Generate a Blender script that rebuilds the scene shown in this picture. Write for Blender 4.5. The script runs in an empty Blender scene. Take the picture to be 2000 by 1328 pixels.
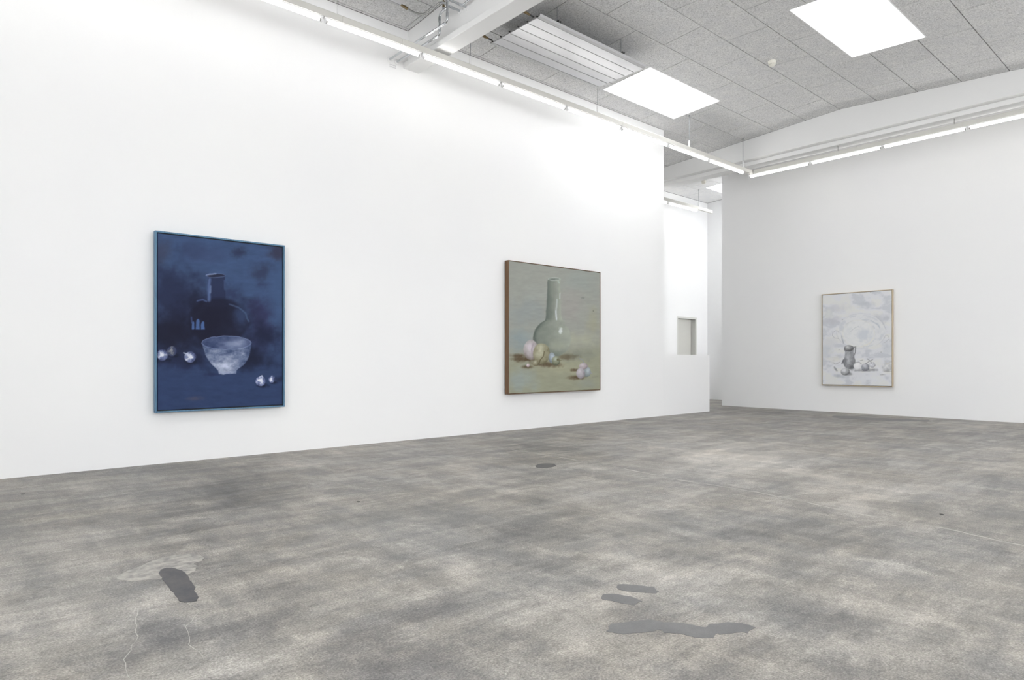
import bpy, math, random
import numpy as np
from mathutils import Vector

# ------------------------------------------------------------------ camera, world, exposure
SC = bpy.context.scene
COL = SC.collection
F_PX, HORIZON, CAM_H = 1284.42, 701.87, 1.03        # focal length / horizon in the 2000x1328 frame
EXV = np.array([2450.36 - 1000.0, F_PX]); EXV /= np.hypot(*EXV)
cam_d = bpy.data.cameras.new('camera')
cam_d.sensor_fit = 'HORIZONTAL'; cam_d.sensor_width = 36.0
cam_d.lens = 36.0 * F_PX / 2000.0
cam_d.shift_y = (HORIZON - 664.0) / 2000.0
cam_d.clip_start = 0.05; cam_d.clip_end = 100
cam = bpy.data.objects.new('camera', cam_d); COL.objects.link(cam)
cam.location = (0, 0, CAM_H)
cam.rotation_euler = (math.pi / 2, 0, math.atan2(EXV[0], EXV[1]) - math.pi / 2)
SC.camera = cam

world = bpy.data.worlds.new('sky'); SC.world = world; world.use_nodes = True
world.node_tree.nodes['Background'].inputs[0].default_value = (0.80, 0.88, 1.0, 1)
world.node_tree.nodes['Background'].inputs[1].default_value = 1.0

SC.view_settings.view_transform = 'Standard'
SC.view_settings.look = 'None'
SC.view_settings.gamma = 1.0
SC.view_settings.use_curve_mapping = False
SC.view_settings.exposure = 0.42
SC.cycles.max_bounces = 6
SC.cycles.diffuse_bounces = 4
SC.cycles.glossy_bounces = 3
SC.cycles.use_denoising = True
SC.cycles.sample_clamp_indirect = 6.0
TUBE_POWER = 11.5
SKY_POWER = 7.4
SIDE_POWER = 3.5
BACK_POWER = 5.6
PASS_POWER = 9.0

# room (metres): x runs along the left wall, y towards it, camera above the origin
WY = 7.156            # left wall face
WALL_X1 = 10.034      # end of the tall left wall
END_X = 13.243        # end wall face
FAR_X, DOOR_Y = 15.115, 9.42
BACK_X, SIDE_Y = -2.75, -4.60
RIDGE_Y, RIDGE_Z = 4.755, 5.353
SL, SR = 0.058, 0.052


VALLEY_Y = 0.09


def ceil_z(y):
    if y < VALLEY_Y: y = 2 * VALLEY_Y - y          # unseen mirrored nave, added to carry more lights
    return RIDGE_Z - (SL * (y - RIDGE_Y) if y > RIDGE_Y else SR * (RIDGE_Y - y))


def ray(u, v):
    r = (u - 1000.0) / F_PX
    return np.array([r * EXV[0] + EXV[1], EXV[0] - r * EXV[1], (HORIZON - v) / F_PX])


def on_y(u, v, y):
    d = ray(u, v); return d * (y / d[1]) + np.array([0, 0, CAM_H])


def on_z(u, v, z=0.0):
    d = ray(u, v); return d * ((z - CAM_H) / d[2]) + np.array([0, 0, CAM_H])


def lin(r, g=None, b=None):
    if g is None: r, g, b = r
    def f(c):
        c /= 255.0
        return c / 12.92 if c <= 0.04045 else ((c + 0.055) / 1.055) ** 2.4
    return (f(r), f(g), f(b), 1.0)


# ------------------------------------------------------------------ materials
def new_mat(name, color=(.8, .8, .8, 1), rough=.6, metal=0.0, spec=None):
    m = bpy.data.materials.new(name); m.use_nodes = True
    b = m.node_tree.nodes['Principled BSDF']
    b.inputs['Base Color'].default_value = color
    b.inputs['Roughness'].default_value = rough
    b.inputs['Metallic'].default_value = metal
    if spec is not None: b.inputs['Specular IOR Level'].default_value = spec
    return m


class NT:
    """small helper to wire node trees"""
    def __init__(s, m):
        s.t = m.node_tree; s.b = s.t.nodes['Principled BSDF']

    def n(s, typ, **kw):
        nd = s.t.nodes.new(typ)
        for k, v in kw.items():
            if k in nd.inputs.keys(): nd.inputs[k].default_value = v
            else: setattr(nd, k, v)
        return nd

    def l(s, a, b): s.t.links.new(a, b)

    def coords(s, kind='Object', scale=(1, 1, 1), rot=(0, 0, 0), loc=(0, 0, 0)):
        tc = s.n('ShaderNodeTexCoord'); mp = s.n('ShaderNodeMapping')
        mp.inputs['Scale'].default_value = scale; mp.inputs['Rotation'].default_value = rot
        mp.inputs['Location'].default_value = loc
        s.l(tc.outputs[kind], mp.inputs[0]); return mp.outputs[0]

    def noise(s, vec, scale, detail=4, rough=.55, dist=0.0):
        nd = s.n('ShaderNodeTexNoise', Scale=scale, Detail=detail, Roughness=rough, Distortion=dist)
        s.l(vec, nd.inputs['Vector']); return nd.outputs['Fac']

    def ramp(s, fac, stops):
        r = s.n('ShaderNodeValToRGB'); e = r.color_ramp.elements
        while len(e) < len(stops): e.new(0.5)
        for el, (p, c) in zip(e, stops):
            el.position = p; el.color = c if len(c) == 4 else (*c, 1)
        s.l(fac, r.inputs[0]); return r.outputs[0]

    def math(s, op, a, b=None, clamp=False):
        nd = s.n('ShaderNodeMath', operation=op); nd.use_clamp = clamp
        for i, v in enumerate((a, b)):
            if v is None: continue
            if isinstance(v, (int, float)): nd.inputs[i].default_value = v
            else: s.l(v, nd.inputs[i])
        return nd.outputs[0]

    def mix(s, fac, a, b, blend='MIX'):
        nd = s.n('ShaderNodeMix', data_type='RGBA', blend_type=blend)
        for i, v in ((0, fac), (6, a), (7, b)):
            if isinstance(v, (int, float)): nd.inputs[i].default_value = v
            elif isinstance(v, tuple): nd.inputs[i].default_value = v
            else: s.l(v, nd.inputs[i])
        return nd.outputs[2]

    def bump(s, h, strength=.2, dist=.01):
        nd = s.n('ShaderNodeBump', Strength=strength, Distance=dist)
        s.l(h, nd.inputs['Height']); s.l(nd.outputs[0], s.b.inputs['Normal'])


def g(v): return (v, v, v, 1)


# wall paint
M_WALL = new_mat('white_wall_paint', rough=.85, spec=.2)
k = NT(M_WALL); v = k.coords('Object')
k.l(k.ramp(k.noise(v, .7, 1), [(.3, (.872, .872, .876)), (.7, (.888, .888, .884))]), k.b.inputs['Base Color'])
M_BEAM = new_mat('white_beam_paint', (.86, .86, .855, 1), .7, spec=.25)
M_RAIL = new_mat('cream_enamel', (.66, .65, .61, 1), .45)
M_HOUSE = new_mat('white_enamel', (.84, .84, .84, 1), .35)
M_CAP = new_mat('grey_lamp_holder', (.34, .33, .32, 1), .5)
M_ROD = new_mat('galvanised_rod', (.30, .31, .32, 1), .4, .6)
M_STEEL = new_mat('pressed_steel_pipe', (.56, .58, .60, 1), .24, 1.0)
M_HOSE = new_mat('braided_hose', (.34, .34, .33, 1), .45, .7)
M_BRASS = new_mat('aged_brass', (.20, .15, .08, 1), .45, .8)
M_BLACK = new_mat('black_rubber', (.018, .018, .018, 1), .6)
M_DARKBR = new_mat('dark_steel_bracket', (.04, .042, .042, 1), .5, .3)
M_PLATE = new_mat('matt_panel_lip', (.50, .50, .505, 1), .5, .4)
M_DOOR = new_mat('grey_door_paint', lin(206, 205, 199), .55)
M_DOORF = new_mat('pale_grey_frame_paint', lin(214, 214, 209), .5)
M_DET = new_mat('ivory_plastic', lin(238, 236, 226), .45)
M_VOID = new_mat('dark_batten_void', (.05, .046, .042, 1), .9)
M_LABEL = new_mat('printed_paper', rough=.7)
k = NT(M_LABEL); v = k.coords('Generated', (1, 1, 1))
w = k.n('ShaderNodeTexWave', wave_type='BANDS', bands_direction='Z', Scale=.70, Distortion=0)
k.l(v, w.inputs['Vector'])
nn = k.noise(k.coords('Generated', (16, 1, 7)), 1.0, 1)
ink = k.math('MULTIPLY', k.math('GREATER_THAN', w.outputs['Fac'], .70), k.math('GREATER_THAN', nn, .46))
k.l(k.mix(ink, g(.84), (.50, .49, .51, 1)), k.b.inputs['Base Color'])

# satin aluminium radiant panel
M_ALU = new_mat('satin_aluminium', (.50, .50, .51, 1), .36, 0.85)
k = NT(M_ALU); v = k.coords('Object', (2, 60, 60))
k.l(k.ramp(k.noise(v, 3, 2), [(.2, g(.33)), (.8, g(.40))]), k.b.inputs['Roughness'])


def emit_mat(name, col, strength):
    m = bpy.data.materials.new(name); m.use_nodes = True
    t = m.node_tree; t.nodes.remove(t.nodes['Principled BSDF'])
    e = t.nodes.new('ShaderNodeEmission'); e.inputs[0].default_value = col; e.inputs[1].default_value = strength
    t.links.new(e.outputs[0], t.nodes['Material Output'].inputs[0]); return m


M_TUBE = emit_mat('lit_tube_glass', (1.0, .985, .96, 1), TUBE_POWER)
M_WIN, M_FILL_B, M_FILL_P = [emit_mat('fill_window_glow', (.97, .985, 1.0, 1), p_) for p_ in (SIDE_POWER, BACK_POWER, PASS_POWER)]  # glow of the unseen windows added to brighten the walls
M_SKY = emit_mat('daylit_opal_glazing', (.95, .975, 1.0, 1), SKY_POWER)

# wood-wool acoustic tiles
M_TILE = new_mat('wood_wool_cement', rough=.95, spec=.05)
k = NT(M_TILE); v = k.coords('Object')
oi = k.n('ShaderNodeObjectInfo')
off = k.n('ShaderNodeVectorMath', operation='ADD'); k.l(v, off.inputs[0])
cmb = k.n('ShaderNodeCombineXYZ')
r50 = k.math('MULTIPLY', oi.outputs['Random'], 50.0)
k.l(r50, cmb.inputs[0]); k.l(r50, cmb.inputs[1]); k.l(cmb.outputs[0], off.inputs[1])
vv = off.outputs[0]
fib = k.noise(vv, 55, 5, .66, .9); fib2 = k.noise(vv, 150, 2, .6, .4); blot = k.noise(vv, 5.0, 3, .5)
c1 = k.ramp(fib, [(.34, g(.54)), (.48, g(.82)), (.62, g(.96))])
c2 = k.ramp(fib2, [(.36, g(.70)), (.58, g(1.0))])
c3 = k.ramp(blot, [(.25, (.90, .90, .91, 1)), (.75, (1.0, .995, .98, 1))])
tone = k.ramp(oi.outputs['Random'], [(0, g(.955)), (1, g(1.0))])
c = k.mix(1.0, c1, c2, 'MULTIPLY'); c = k.mix(1.0, c, c3, 'MULTIPLY'); c = k.mix(1.0, c, tone, 'MULTIPLY')
k.l(c, k.b.inputs['Base Color'])
k.bump(fib, .5, .004)

M_TILE_W = M_TILE.copy(); M_TILE_W.name = 'white_wood_wool'  # paler copy of the board material for the passage ceiling
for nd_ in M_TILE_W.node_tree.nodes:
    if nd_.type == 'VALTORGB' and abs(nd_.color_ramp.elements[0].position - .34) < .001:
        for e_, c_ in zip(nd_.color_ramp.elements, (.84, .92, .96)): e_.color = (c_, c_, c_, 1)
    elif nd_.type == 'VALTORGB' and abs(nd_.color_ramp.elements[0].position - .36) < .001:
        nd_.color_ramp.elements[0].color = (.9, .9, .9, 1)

# worn concrete floor
M_FLOOR = new_mat('worn_concrete', rough=.5, spec=.35)
k = NT(M_FLOOR); v = k.coords('Object')
big = k.noise(v, .45, 5, .62, .5)
st1 = k.noise(k.coords('Object', (.55, 2.3, 1), (0, 0, .15)), 1.3, 7, .68, .35)
st2 = k.noise(k.coords('Object', (2.6, .6, 1), (0, 0, -.35)), 1.3, 7, .68, .35)
med = k.noise(v, 4.0, 8, .74, .2)
fine = k.noise(v, 30, 5, .78, .1)
grit = k.noise(v, 120, 3, .8)
vor = k.n('ShaderNodeTexVoronoi', Scale=95.0); k.l(v, vor.inputs['Vector'])
sc1 = k.noise(k.coords('Object', (1.1, 11.0, 1), (0, 0, .55)), 1.0, 6, .7, .25)     # broom and scraper marks
sc2 = k.noise(k.coords('Object', (10.0, 1.2, 1), (0, 0, .25)), 1.0, 6, .7, .25)
val = k.math('ADD', k.math('MULTIPLY', big, .17), k.math('MULTIPLY', st1, .17))
for w_, q_ in ((st2, .14), (med, .24), (fine, .12), (sc1, .09), (sc2, .07)):
    val = k.math('ADD', val, k.math('MULTIPLY', w_, q_))
val = k.math('ADD', k.math('MULTIPLY', k.math('SUBTRACT', val, .5), 1.25), .5)


tc = k.n('ShaderNodeTexCoord')
wob = k.n('ShaderNodeTexNoise', Scale=1.4, Detail=4.0); k.l(tc.outputs['Object'], wob.inputs['Vector'])
sub = k.n('ShaderNodeVectorMath', operation='SUBTRACT'); k.l(wob.outputs['Color'], sub.inputs[0])
sub.inputs[1].default_value = (.5, .5, .5)
sc = k.n('ShaderNodeVectorMath', operation='SCALE'); k.l(sub.outputs[0], sc.inputs[0]); sc.inputs['Scale'].default_value = 1.3
ad = k.n('ShaderNodeVectorMath', operation='ADD'); k.l(tc.outputs['Object'], ad.inputs[0]); k.l(sc.outputs[0], ad.inputs[1])


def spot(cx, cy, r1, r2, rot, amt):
    """a worn or dirty zone, or a painted reflection, ragged-edged, added to the tone value"""
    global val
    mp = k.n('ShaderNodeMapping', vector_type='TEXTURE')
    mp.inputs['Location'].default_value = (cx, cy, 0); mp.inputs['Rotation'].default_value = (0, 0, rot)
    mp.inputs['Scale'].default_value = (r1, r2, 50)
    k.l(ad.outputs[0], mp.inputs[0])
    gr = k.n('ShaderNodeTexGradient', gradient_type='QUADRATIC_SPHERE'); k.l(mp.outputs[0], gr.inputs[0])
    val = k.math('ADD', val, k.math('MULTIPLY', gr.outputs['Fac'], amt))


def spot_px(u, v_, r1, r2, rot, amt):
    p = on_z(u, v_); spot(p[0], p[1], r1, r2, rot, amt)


spot_px(1430, 892, 1.9, 1.2, .6, .20)  # reflection of the end wall, painted as a lighter floor tone
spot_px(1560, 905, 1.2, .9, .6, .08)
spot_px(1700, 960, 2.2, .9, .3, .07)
spot_px(1300, 1000, 1.1, .7, 1.0, .06)
spot_px(1250, 1180, .8, .35, .2, .07)
spot_px(620, 900, 1.4, .8, .5, .05)
spot_px(780, 1210, .50, .34, .3, -.10)
spot_px(700, 1290, .40, .25, .1, -.08)
spot_px(250, 1260, .55, .30, .8, -.10)
spot_px(560, 1180, .60, .40, .2, -.05)
spot_px(430, 960, 1.3, .8, .3, -.06)
spot_px(1650, 1210, .55, .35, .5, -.08)
spot_px(1690, 1310, .35, .25, .2, -.09)
spot_px(1600, 1030, 1.2, .5, .1, -.05)
spot_px(1950, 940, 2.0, .6, .2, -.04)
spot_px(1060, 1060, .8, .4, .4, -.05)
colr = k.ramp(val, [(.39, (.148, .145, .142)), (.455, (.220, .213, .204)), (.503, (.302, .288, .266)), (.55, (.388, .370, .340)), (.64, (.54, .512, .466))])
tint = k.ramp(k.noise(v, 1.1, 4), [(.35, (.985, .99, .995, 1)), (.65, (1.03, 1.0, .955, 1))])
colr = k.mix(1.0, colr, tint, 'MULTIPLY')
# crisp-edged films of old sealer and dust
for sc_v, nsc, lo, hi, amt in (((.8, 1.7, 1), 1.6, .475, .525, .80), ((1.9, .8, 1), 2.1, .53, .57, 1.14), ((1, 1, 1), 6.0, .58, .63, 1.16), ((1, 1.3, 1), 5.0, .59, .65, .80)):
    fl = k.noise(k.coords('Object', sc_v, (0, 0, nsc * .37), (nsc * 3.1, nsc * 1.7, 0)), nsc, 7, .74, .45)
    colr = k.mix(.85, colr, k.ramp(fl, [(lo, g(1.0)), (hi, g(amt))]), 'MULTIPLY')
sp = k.ramp(grit, [(.32, g(.52)), (.5, g(1.0)), (.66, g(1.55))])
colr = k.mix(.8, colr, sp, 'MULTIPLY')
sp2 = k.ramp(vor.outputs['Distance'], [(.0, g(1.30)), (.22, g(1.0)), (1, g(.93))])
colr = k.mix(.55, colr, sp2, 'MULTIPLY')
chips = k.math('GREATER_THAN', k.noise(v, 26, 6, .75), .66)
colr = k.mix(k.math('MULTIPLY', chips, .45), colr, (.56, .53, .48, 1))
colr = k.mix(1.0, colr, (.90, .895, .895, 1), 'MULTIPLY')
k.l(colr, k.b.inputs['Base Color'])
k.l(k.ramp(med, [(.3, g(.42)), (.7, g(.62))]), k.b.inputs['Roughness'])


def patch_mat(name, ca, cb, scale=9.0, rough=.5, bias=0.0):
    m = new_mat(name, rough=rough); kk = NT(m); vec = kk.coords('Object')
    a = kk.noise(vec, scale, 5, .65, .4)
    col = kk.ramp(a, [(.35 + bias, ca), (.65 + bias, cb)])
    s_ = kk.ramp(kk.noise(vec, 170, 3, .7), [(.3, g(.84)), (.7, g(1.14))])
    kk.l(kk.mix(.8, col, s_, 'MULTIPLY'), kk.b.inputs['Base Color']); return m


M_PATCH_D = patch_mat('dark_sealer_patch', (.060, .060, .065), (.100, .095, .091), 11)
M_PATCH_G = patch_mat('grey_mortar_patch', (.120, .118, .118), (.152, .149, .147), 8)
M_PATCH_L = patch_mat('pale_mortar_patch', (.20, .192, .18), (.42, .395, .352), 18)
M_CRACK = patch_mat('filled_crack', (.33, .315, .29), (.48, .455, .41), 30)
M_JOINT = patch_mat('joint_filler', (.21, .205, .192), (.46, .432, .385), 5)


# ------------------------------------------------------------------ mesh helpers
class MB:
    def __init__(s): s.v, s.f = [], []

    def box(s, x0, x1, y0, y1, z0, z1):
        o = len(s.v)
        s.v += [(x, y, z) for z in (z0, z1) for y in (y0, y1) for x in (x0, x1)]
        s.f += [tuple(o + i for i in q) for q in ((0, 2, 3, 1), (4, 5, 7, 6), (0, 1, 5, 4), (2, 6, 7, 3), (0, 4, 6, 2), (1, 3, 7, 5))]
        return s

    def prism(s, pts, axis, a, b):
        """polygon (2-D, counter-clockwise) swept along an axis from a to b"""
        o, n = len(s.v), len(pts)
        for w_ in (a, b):
            for p in pts:
                s.v.append({'x': (w_, p[0], p[1]), 'y': (p[0], w_, p[1]), 'z': (p[0], p[1], w_)}[axis])
        s.f.append(tuple(o + i for i in range(n))[::-1]); s.f.append(tuple(o + n + i for i in range(n)))
        s.f += [(o + i, o + (i + 1) % n, o + n + (i + 1) % n, o + n + i) for i in range(n)]
        return s

    def tube(s, path, r, n=10, cap=True):
        P = [Vector(p) for p in path]; o = len(s.v); up = None
        for i, p in enumerate(P):
            d = (P[min(i + 1, len(P) - 1)] - P[max(i - 1, 0)]).normalized()
            if up is None:
                up = Vector((0, 0, 1)) if abs(d.z) < .9 else Vector((1, 0, 0))
            a = (up - d * up.dot(d)).normalized(); b = d.cross(a); up = a
            rr = r[i] if isinstance(r, (list, tuple)) else r
            for j in range(n):
                t = 2 * math.pi * j / n
                s.v.append(tuple(p + (a * math.cos(t) + b * math.sin(t)) * rr))
        for i in range(len(P) - 1):
            for j in range(n):
                A = o + i * n; B = A + n
                s.f.append((A + j, A + (j + 1) % n, B + (j + 1) % n, B + j))
        if cap:
            s.f.append(tuple(o + j for j in range(n))[::-1])
            s.f.append(tuple(o + (len(P) - 1) * n + j for j in range(n)))
        return s

    def lathe(s, prof, n=32, c=(0, 0, 0)):
        o = len(s.v)
        for r, z in prof:
            for j in range(n):
                t = 2 * math.pi * j / n
                s.v.append((c[0] + r * math.cos(t), c[1] + r * math.sin(t), c[2] + z))
        for i in range(len(prof) - 1):
            for j in range(n):
                A = o + i * n; B = A + n
                s.f.append((A + j, A + (j + 1) % n, B + (j + 1) % n, B + j))
        s.f.append(tuple(o + j for j in range(n))[::-1]); s.f.append(tuple(o + (len(prof) - 1) * n + j for j in range(n)))
        return s

    def mesh(s, name):
        m = bpy.data.meshes.new(name); m.from_pydata(s.v, [], s.f); m.update(); return m

    def build(s, name, mat, parent=None, smooth=False, bevel=0.0):
        m = s.mesh(name); m.materials.append(mat)
        if smooth:
            for p in m.polygons: p.use_smooth = True
        o = bpy.data.objects.new(name, m); COL.objects.link(o)
        if parent is not None: o.parent = parent
        if smooth:
            try: m.set_sharp_from_angle(angle=math.radians(40))
            except Exception: pass
        if bevel:
            b = o.modifiers.new('edge', 'BEVEL'); b.width = bevel; b.segments = 2; b.limit_method = 'ANGLE'
        return o


def tag(o, label=None, cat=None, group=None, kind=None):
    if label: o['label'] = label
    if cat: o['category'] = cat
    if group: o['group'] = group
    if kind: o['kind'] = kind
    return o


def empty(name, loc=(0, 0, 0), rz=0.0):
    o = bpy.data.objects.new(name, None); COL.objects.link(o)
    o.location = loc; o.rotation_euler = (0, 0, rz); o.empty_display_size = .1
    return o


def struct(name, mb, mat, label, **kw):
    return tag(mb.build(name, mat, **kw), label, None, None, 'structure')


def copy_tree(o, parent=None):
    c = o.copy(); COL.objects.link(c); c.parent = parent
    for ch in list(o.children): copy_tree(ch, c)
    return c


def fillet(pts, r, n=5):
    """round the corners of a polyline"""
    P = [Vector(p) for p in pts]; out = [P[0]]
    for a, b, c in zip(P, P[1:], P[2:]):
        d1 = (a - b); d2 = (c - b)
        rr = min(r, d1.length * .49, d2.length * .49)
        p1 = b + d1.normalized() * rr; p2 = b + d2.normalized() * rr
        for i in range(n + 1):
            t = i / n
            out.append((1 - t) ** 2 * p1 + 2 * t * (1 - t) * b + t * t * p2)
    out.append(P[-1]); return out


# ------------------------------------------------------------------ walls and floor
floor = struct('floor', MB().box(BACK_X - .3, FAR_X + .3, SIDE_Y - .3, DOOR_Y + .3, -.15, 0), M_FLOOR,
               'worn mottled grey-beige concrete floor')
WTOP = ceil_z(WY) - .002
struct('wall_left', MB().box(BACK_X, WALL_X1, WY, WY + .20, 0, WTOP), M_WALL, 'tall white wall carrying the blue and olive paintings')
struct('wall_parapet', MB().box(WALL_X1 + .001, 11.562, WY, WY + .16, 0, 1.118), M_WALL, 'low white parapet continuing the painted wall')


def gable_wall(x0, x1, y0, y1, drop=.0):
    pts = [(y0, 0), (y1, 0), (y1, ceil_z(y1) - drop)]
    if y0 < RIDGE_Y < y1: pts.append((RIDGE_Y, RIDGE_Z - drop))
    if y0 < VALLEY_Y < y1: pts.append((VALLEY_Y, ceil_z(VALLEY_Y) - drop))
    pts.append((y0, ceil_z(y0) - drop))
    return MB().prism(pts, 'x', x0, x1)


struct('wall_right', gable_wall(END_X, END_X + .2, SIDE_Y, 7.885, .004), M_WALL, 'white end wall carrying the pale framed painting')
struct('wall_far', gable_wall(FAR_X, FAR_X + .2, 2.4, DOOR_Y, .004), M_WALL, 'white wall at the end of the passage behind')
WW, WZ0, WZ1 = 1.9, 1.0, 3.9


def window(n, loc, rz, label, w=WW, h=WZ1 - WZ0, pane=M_WIN):
    """glowing fill-light window, added out of view; local -y is outside"""
    wn = tag(empty('window_%d' % n, loc, rz), label, None, None, 'structure')  # each of these is an added fill window
    MB().box(-w / 2, w / 2, -.16, -.15, 0, h).build('glow_pane', pane, wn)
    for a_ in (-w / 2, -.02, w / 2 - .04): MB().box(a_, a_ + .04, -.15, -.10, 0, h).build('mullion', M_HOUSE, wn)
    for z_ in (0, h / 3, 2 * h / 3, h - .04): MB().box(-w / 2, w / 2, -.149, -.105, z_, z_ + .04).build('transom', M_HOUSE, wn)
    MB().box(-w / 2, w / 2, -.10, .03, -.02, 0).build('window_sill', M_HOUSE, wn)


def pierced(lo, hi, centres, w):
    e = [lo] + [q for c in centres for q in (c - w / 2, c + w / 2)] + [hi]
    return list(zip(e[::2], e[1::2]))


WINX = [.7 + 2.28 * i for i in range(6)]
ws = MB(); ztop = ceil_z(SIDE_Y) - .004
ws.box(BACK_X - .2, END_X, SIDE_Y - .2, SIDE_Y, 0, WZ0); ws.box(BACK_X - .2, END_X, SIDE_Y - .2, SIDE_Y, WZ1, ztop)
for e0, e1 in pierced(BACK_X - .2, END_X, WINX, WW): ws.box(e0, e1, SIDE_Y - .2, SIDE_Y, WZ0, WZ1)
struct('wall_side', ws, M_WALL, 'white wall with added fill windows opposite the paintings')
for i, x_ in enumerate(WINX): window(11 + i, (x_, SIDE_Y, WZ0), 0, 'added glowing fill window opposite the paintings')  # unseen windows added to light the left wall evenly
FILL_WINY = [-3.4, -1.15, 1.1]
ws = gable_wall(BACK_X - .2, BACK_X, SIDE_Y, WY, .004)
ws = MB()
pts = [(SIDE_Y, WZ1), (WY, WZ1), (WY, ceil_z(WY) - .004), (RIDGE_Y, RIDGE_Z - .004), (VALLEY_Y, ceil_z(VALLEY_Y) - .004), (SIDE_Y, ceil_z(SIDE_Y) - .004)]
ws.prism(pts, 'x', BACK_X - .2, BACK_X); ws.box(BACK_X - .2, BACK_X, SIDE_Y, WY, 0, WZ0)
for e0, e1 in pierced(SIDE_Y, WY, FILL_WINY, WW): ws.box(BACK_X - .2, BACK_X, e0, e1, WZ0, WZ1)
struct('wall_behind', ws, M_WALL, 'white wall with added fill windows behind the viewer')
for i, y_ in enumerate(FILL_WINY): window(21 + i, (BACK_X, y_, WZ0), -math.pi / 2, 'added glowing fill window behind the viewer', pane=M_FILL_B)  # unseen windows added to lift the end wall
PASS_Y = 2.6
wp = MB(); wp.box(END_X + .2, FAR_X, PASS_Y - .2, PASS_Y, 0, .9); wp.box(END_X + .2, FAR_X, PASS_Y - .2, PASS_Y, 3.9, ceil_z(PASS_Y) - .004)
wp.box(END_X + .2, 13.6, PASS_Y - .2, PASS_Y, .9, 3.9); wp.box(15.0, FAR_X, PASS_Y - .2, PASS_Y, .9, 3.9)
struct('wall_passage', wp, M_WALL, 'white wall with an added fill window closing the passage')
window(31, (14.3, PASS_Y, .9), 0, 'added glowing fill window at the end of the passage', 1.4, 3.0, M_FILL_P)  # hidden window added to brighten the passage
struct('added_stairwell_wall', gable_wall(9.6, 9.8, WY + .2, DOOR_Y, .004), M_WALL, 'unseen white wall closing off the stairwell')  # unseen closing wall, added to keep stray light out
DX0, DX1, DTOP = 13.765, 14.635, 2.092
dw = MB(); zt = ceil_z(DOOR_Y) - .004
dw.box(9.6, DX0, DOOR_Y, DOOR_Y + .2, 0, zt); dw.box(DX1, FAR_X + .2, DOOR_Y, DOOR_Y + .2, 0, zt)
dw.box(DX0, DX1, DOOR_Y, DOOR_Y + .2, DTOP, zt)
struct('wall_rear', dw, M_WALL, 'white rear wall with the grey door')

door = tag(empty('door_1', ((DX0 + DX1) / 2, DOOR_Y, 0)), 'plain pale grey door in the rear wall behind the parapet', None, None, 'structure')
hw = (DX1 - DX0) / 2
MB().box(-hw + .05, hw - .075, .125, .165, .01, DTOP - .050).build('door_leaf', M_DOOR, door, bevel=.003)
MB().box(-hw, -hw + .05, .0, .19, 0, DTOP).build('door_jamb', M_DOORF, door, bevel=.003)
MB().box(hw - .06, hw, .0, .19, 0, DTOP).build('door_jamb', M_DOORF, door, bevel=.003)
MB().box(-hw + .05, hw - .06, .0, .19, DTOP - .045, DTOP).build('door_head', M_DOORF, door, bevel=.003)
MB().box(-hw + .05, hw - .06, .166, .19, 0, DTOP - .045).build('door_stop', M_DOORF, door)
hd = MB().tube(fillet([(hw - .135, .125, 1.03), (hw - .135, .075, 1.03), (hw - .26, .075, 1.03)], .015), .010, 8).build('door_handle', M_ROD, door, smooth=True)


# floor pieces: repairs, cracks, joint
def floor_poly(px, name, mat, z=.0012, label=None):
    P = [on_z(u, v_) for u, v_ in px]
    pts = [(p[0], p[1]) for p in P]
    A = sum(a[0] * b[1] - b[0] * a[1] for a, b in zip(pts, pts[1:] + pts[:1]))
    if A < 0: pts = pts[::-1]
    # ragged, rounded outline
    rnd = random.Random(len(px)); out = []
    for a, b in zip(pts, pts[1:] + pts[:1]):
        out.append(a)
        d = math.hypot(b[0] - a[0], b[1] - a[1])
        for t in (.33, .67):
            j = .05 * d
            out.append((a[0] + (b[0] - a[0]) * t + rnd.uniform(-j, j), a[1] + (b[1] - a[1]) * t + rnd.uniform(-j, j)))
    o = MB().prism(out, 'z', -.01, z).build(name, mat, floor)
    if label: o['label'] = label
    return o


def sc_(pts, x0, y0, s): return [(x0 + x / s, y0 + y / s) for x, y in pts]


floor_poly(sc_([(215, 370), (300, 325), (440, 270), (560, 215), (690, 178), (800, 158), (960, 150), (1040, 180), (1030, 215), (945, 240), (985, 268), (960, 315), (890, 345), (800, 380), (640, 382), (540, 395), (400, 405), (260, 397)], 180, 1050, 4.777),
           'repair_patch', M_PATCH_L, .0008, 'pale rubbed mortar patch')
floor_poly(sc_([(620, 335), (640, 302), (690, 284), (740, 284), (830, 305), (870, 330), (905, 380), (940, 440), (970, 520), (992, 555), (975, 592), (920, 602), (860, 607), (808, 592), (770, 535), (720, 470), (680, 420), (650, 368)], 180, 1050, 4.777),
           'repair_patch', M_PATCH_D, .0022, 'dark rounded sealer patch')
floor_poly(sc_([(420, 235), (432, 210), (480, 204), (600, 212), (720, 230), (780, 230), (805, 260), (835, 280), (800, 296), (640, 286), (490, 269), (440, 256)], 1120, 1100, 5),
           'repair_patch', M_PATCH_G, .0016, 'grey mortar strip')
floor_poly(sc_([(268, 340), (290, 305), (380, 299), (500, 318), (560, 328), (672, 371), (615, 395), (600, 411), (510, 400), (400, 376), (280, 352)], 1120, 1100, 5),
           'repair_patch', M_PATCH_G, .0016, 'grey mortar strip')
floor_poly(sc_([(320, 668), (355, 640), (340, 618), (370, 592), (520, 577), (640, 559), (760, 554), (830, 565), (880, 581), (1060, 584), (1200, 612), (1290, 630), (1330, 595), (1430, 590), (1500, 577), (1620, 585), (1720, 604), (1778, 631), (1740, 650), (1712, 664), (1700, 684), (1650, 672), (1560, 683), (1430, 699), (1410, 683), (1382, 700), (1370, 727), (1300, 732), (1190, 727), (1060, 692), (880, 682), (870, 655), (840, 648), (780, 666), (700, 676), (610, 681), (500, 693), (450, 689), (380, 676)], 1120, 1100, 5),
           'repair_patch', M_PATCH_G, .0016, 'long wavy grey mortar strip')
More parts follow.
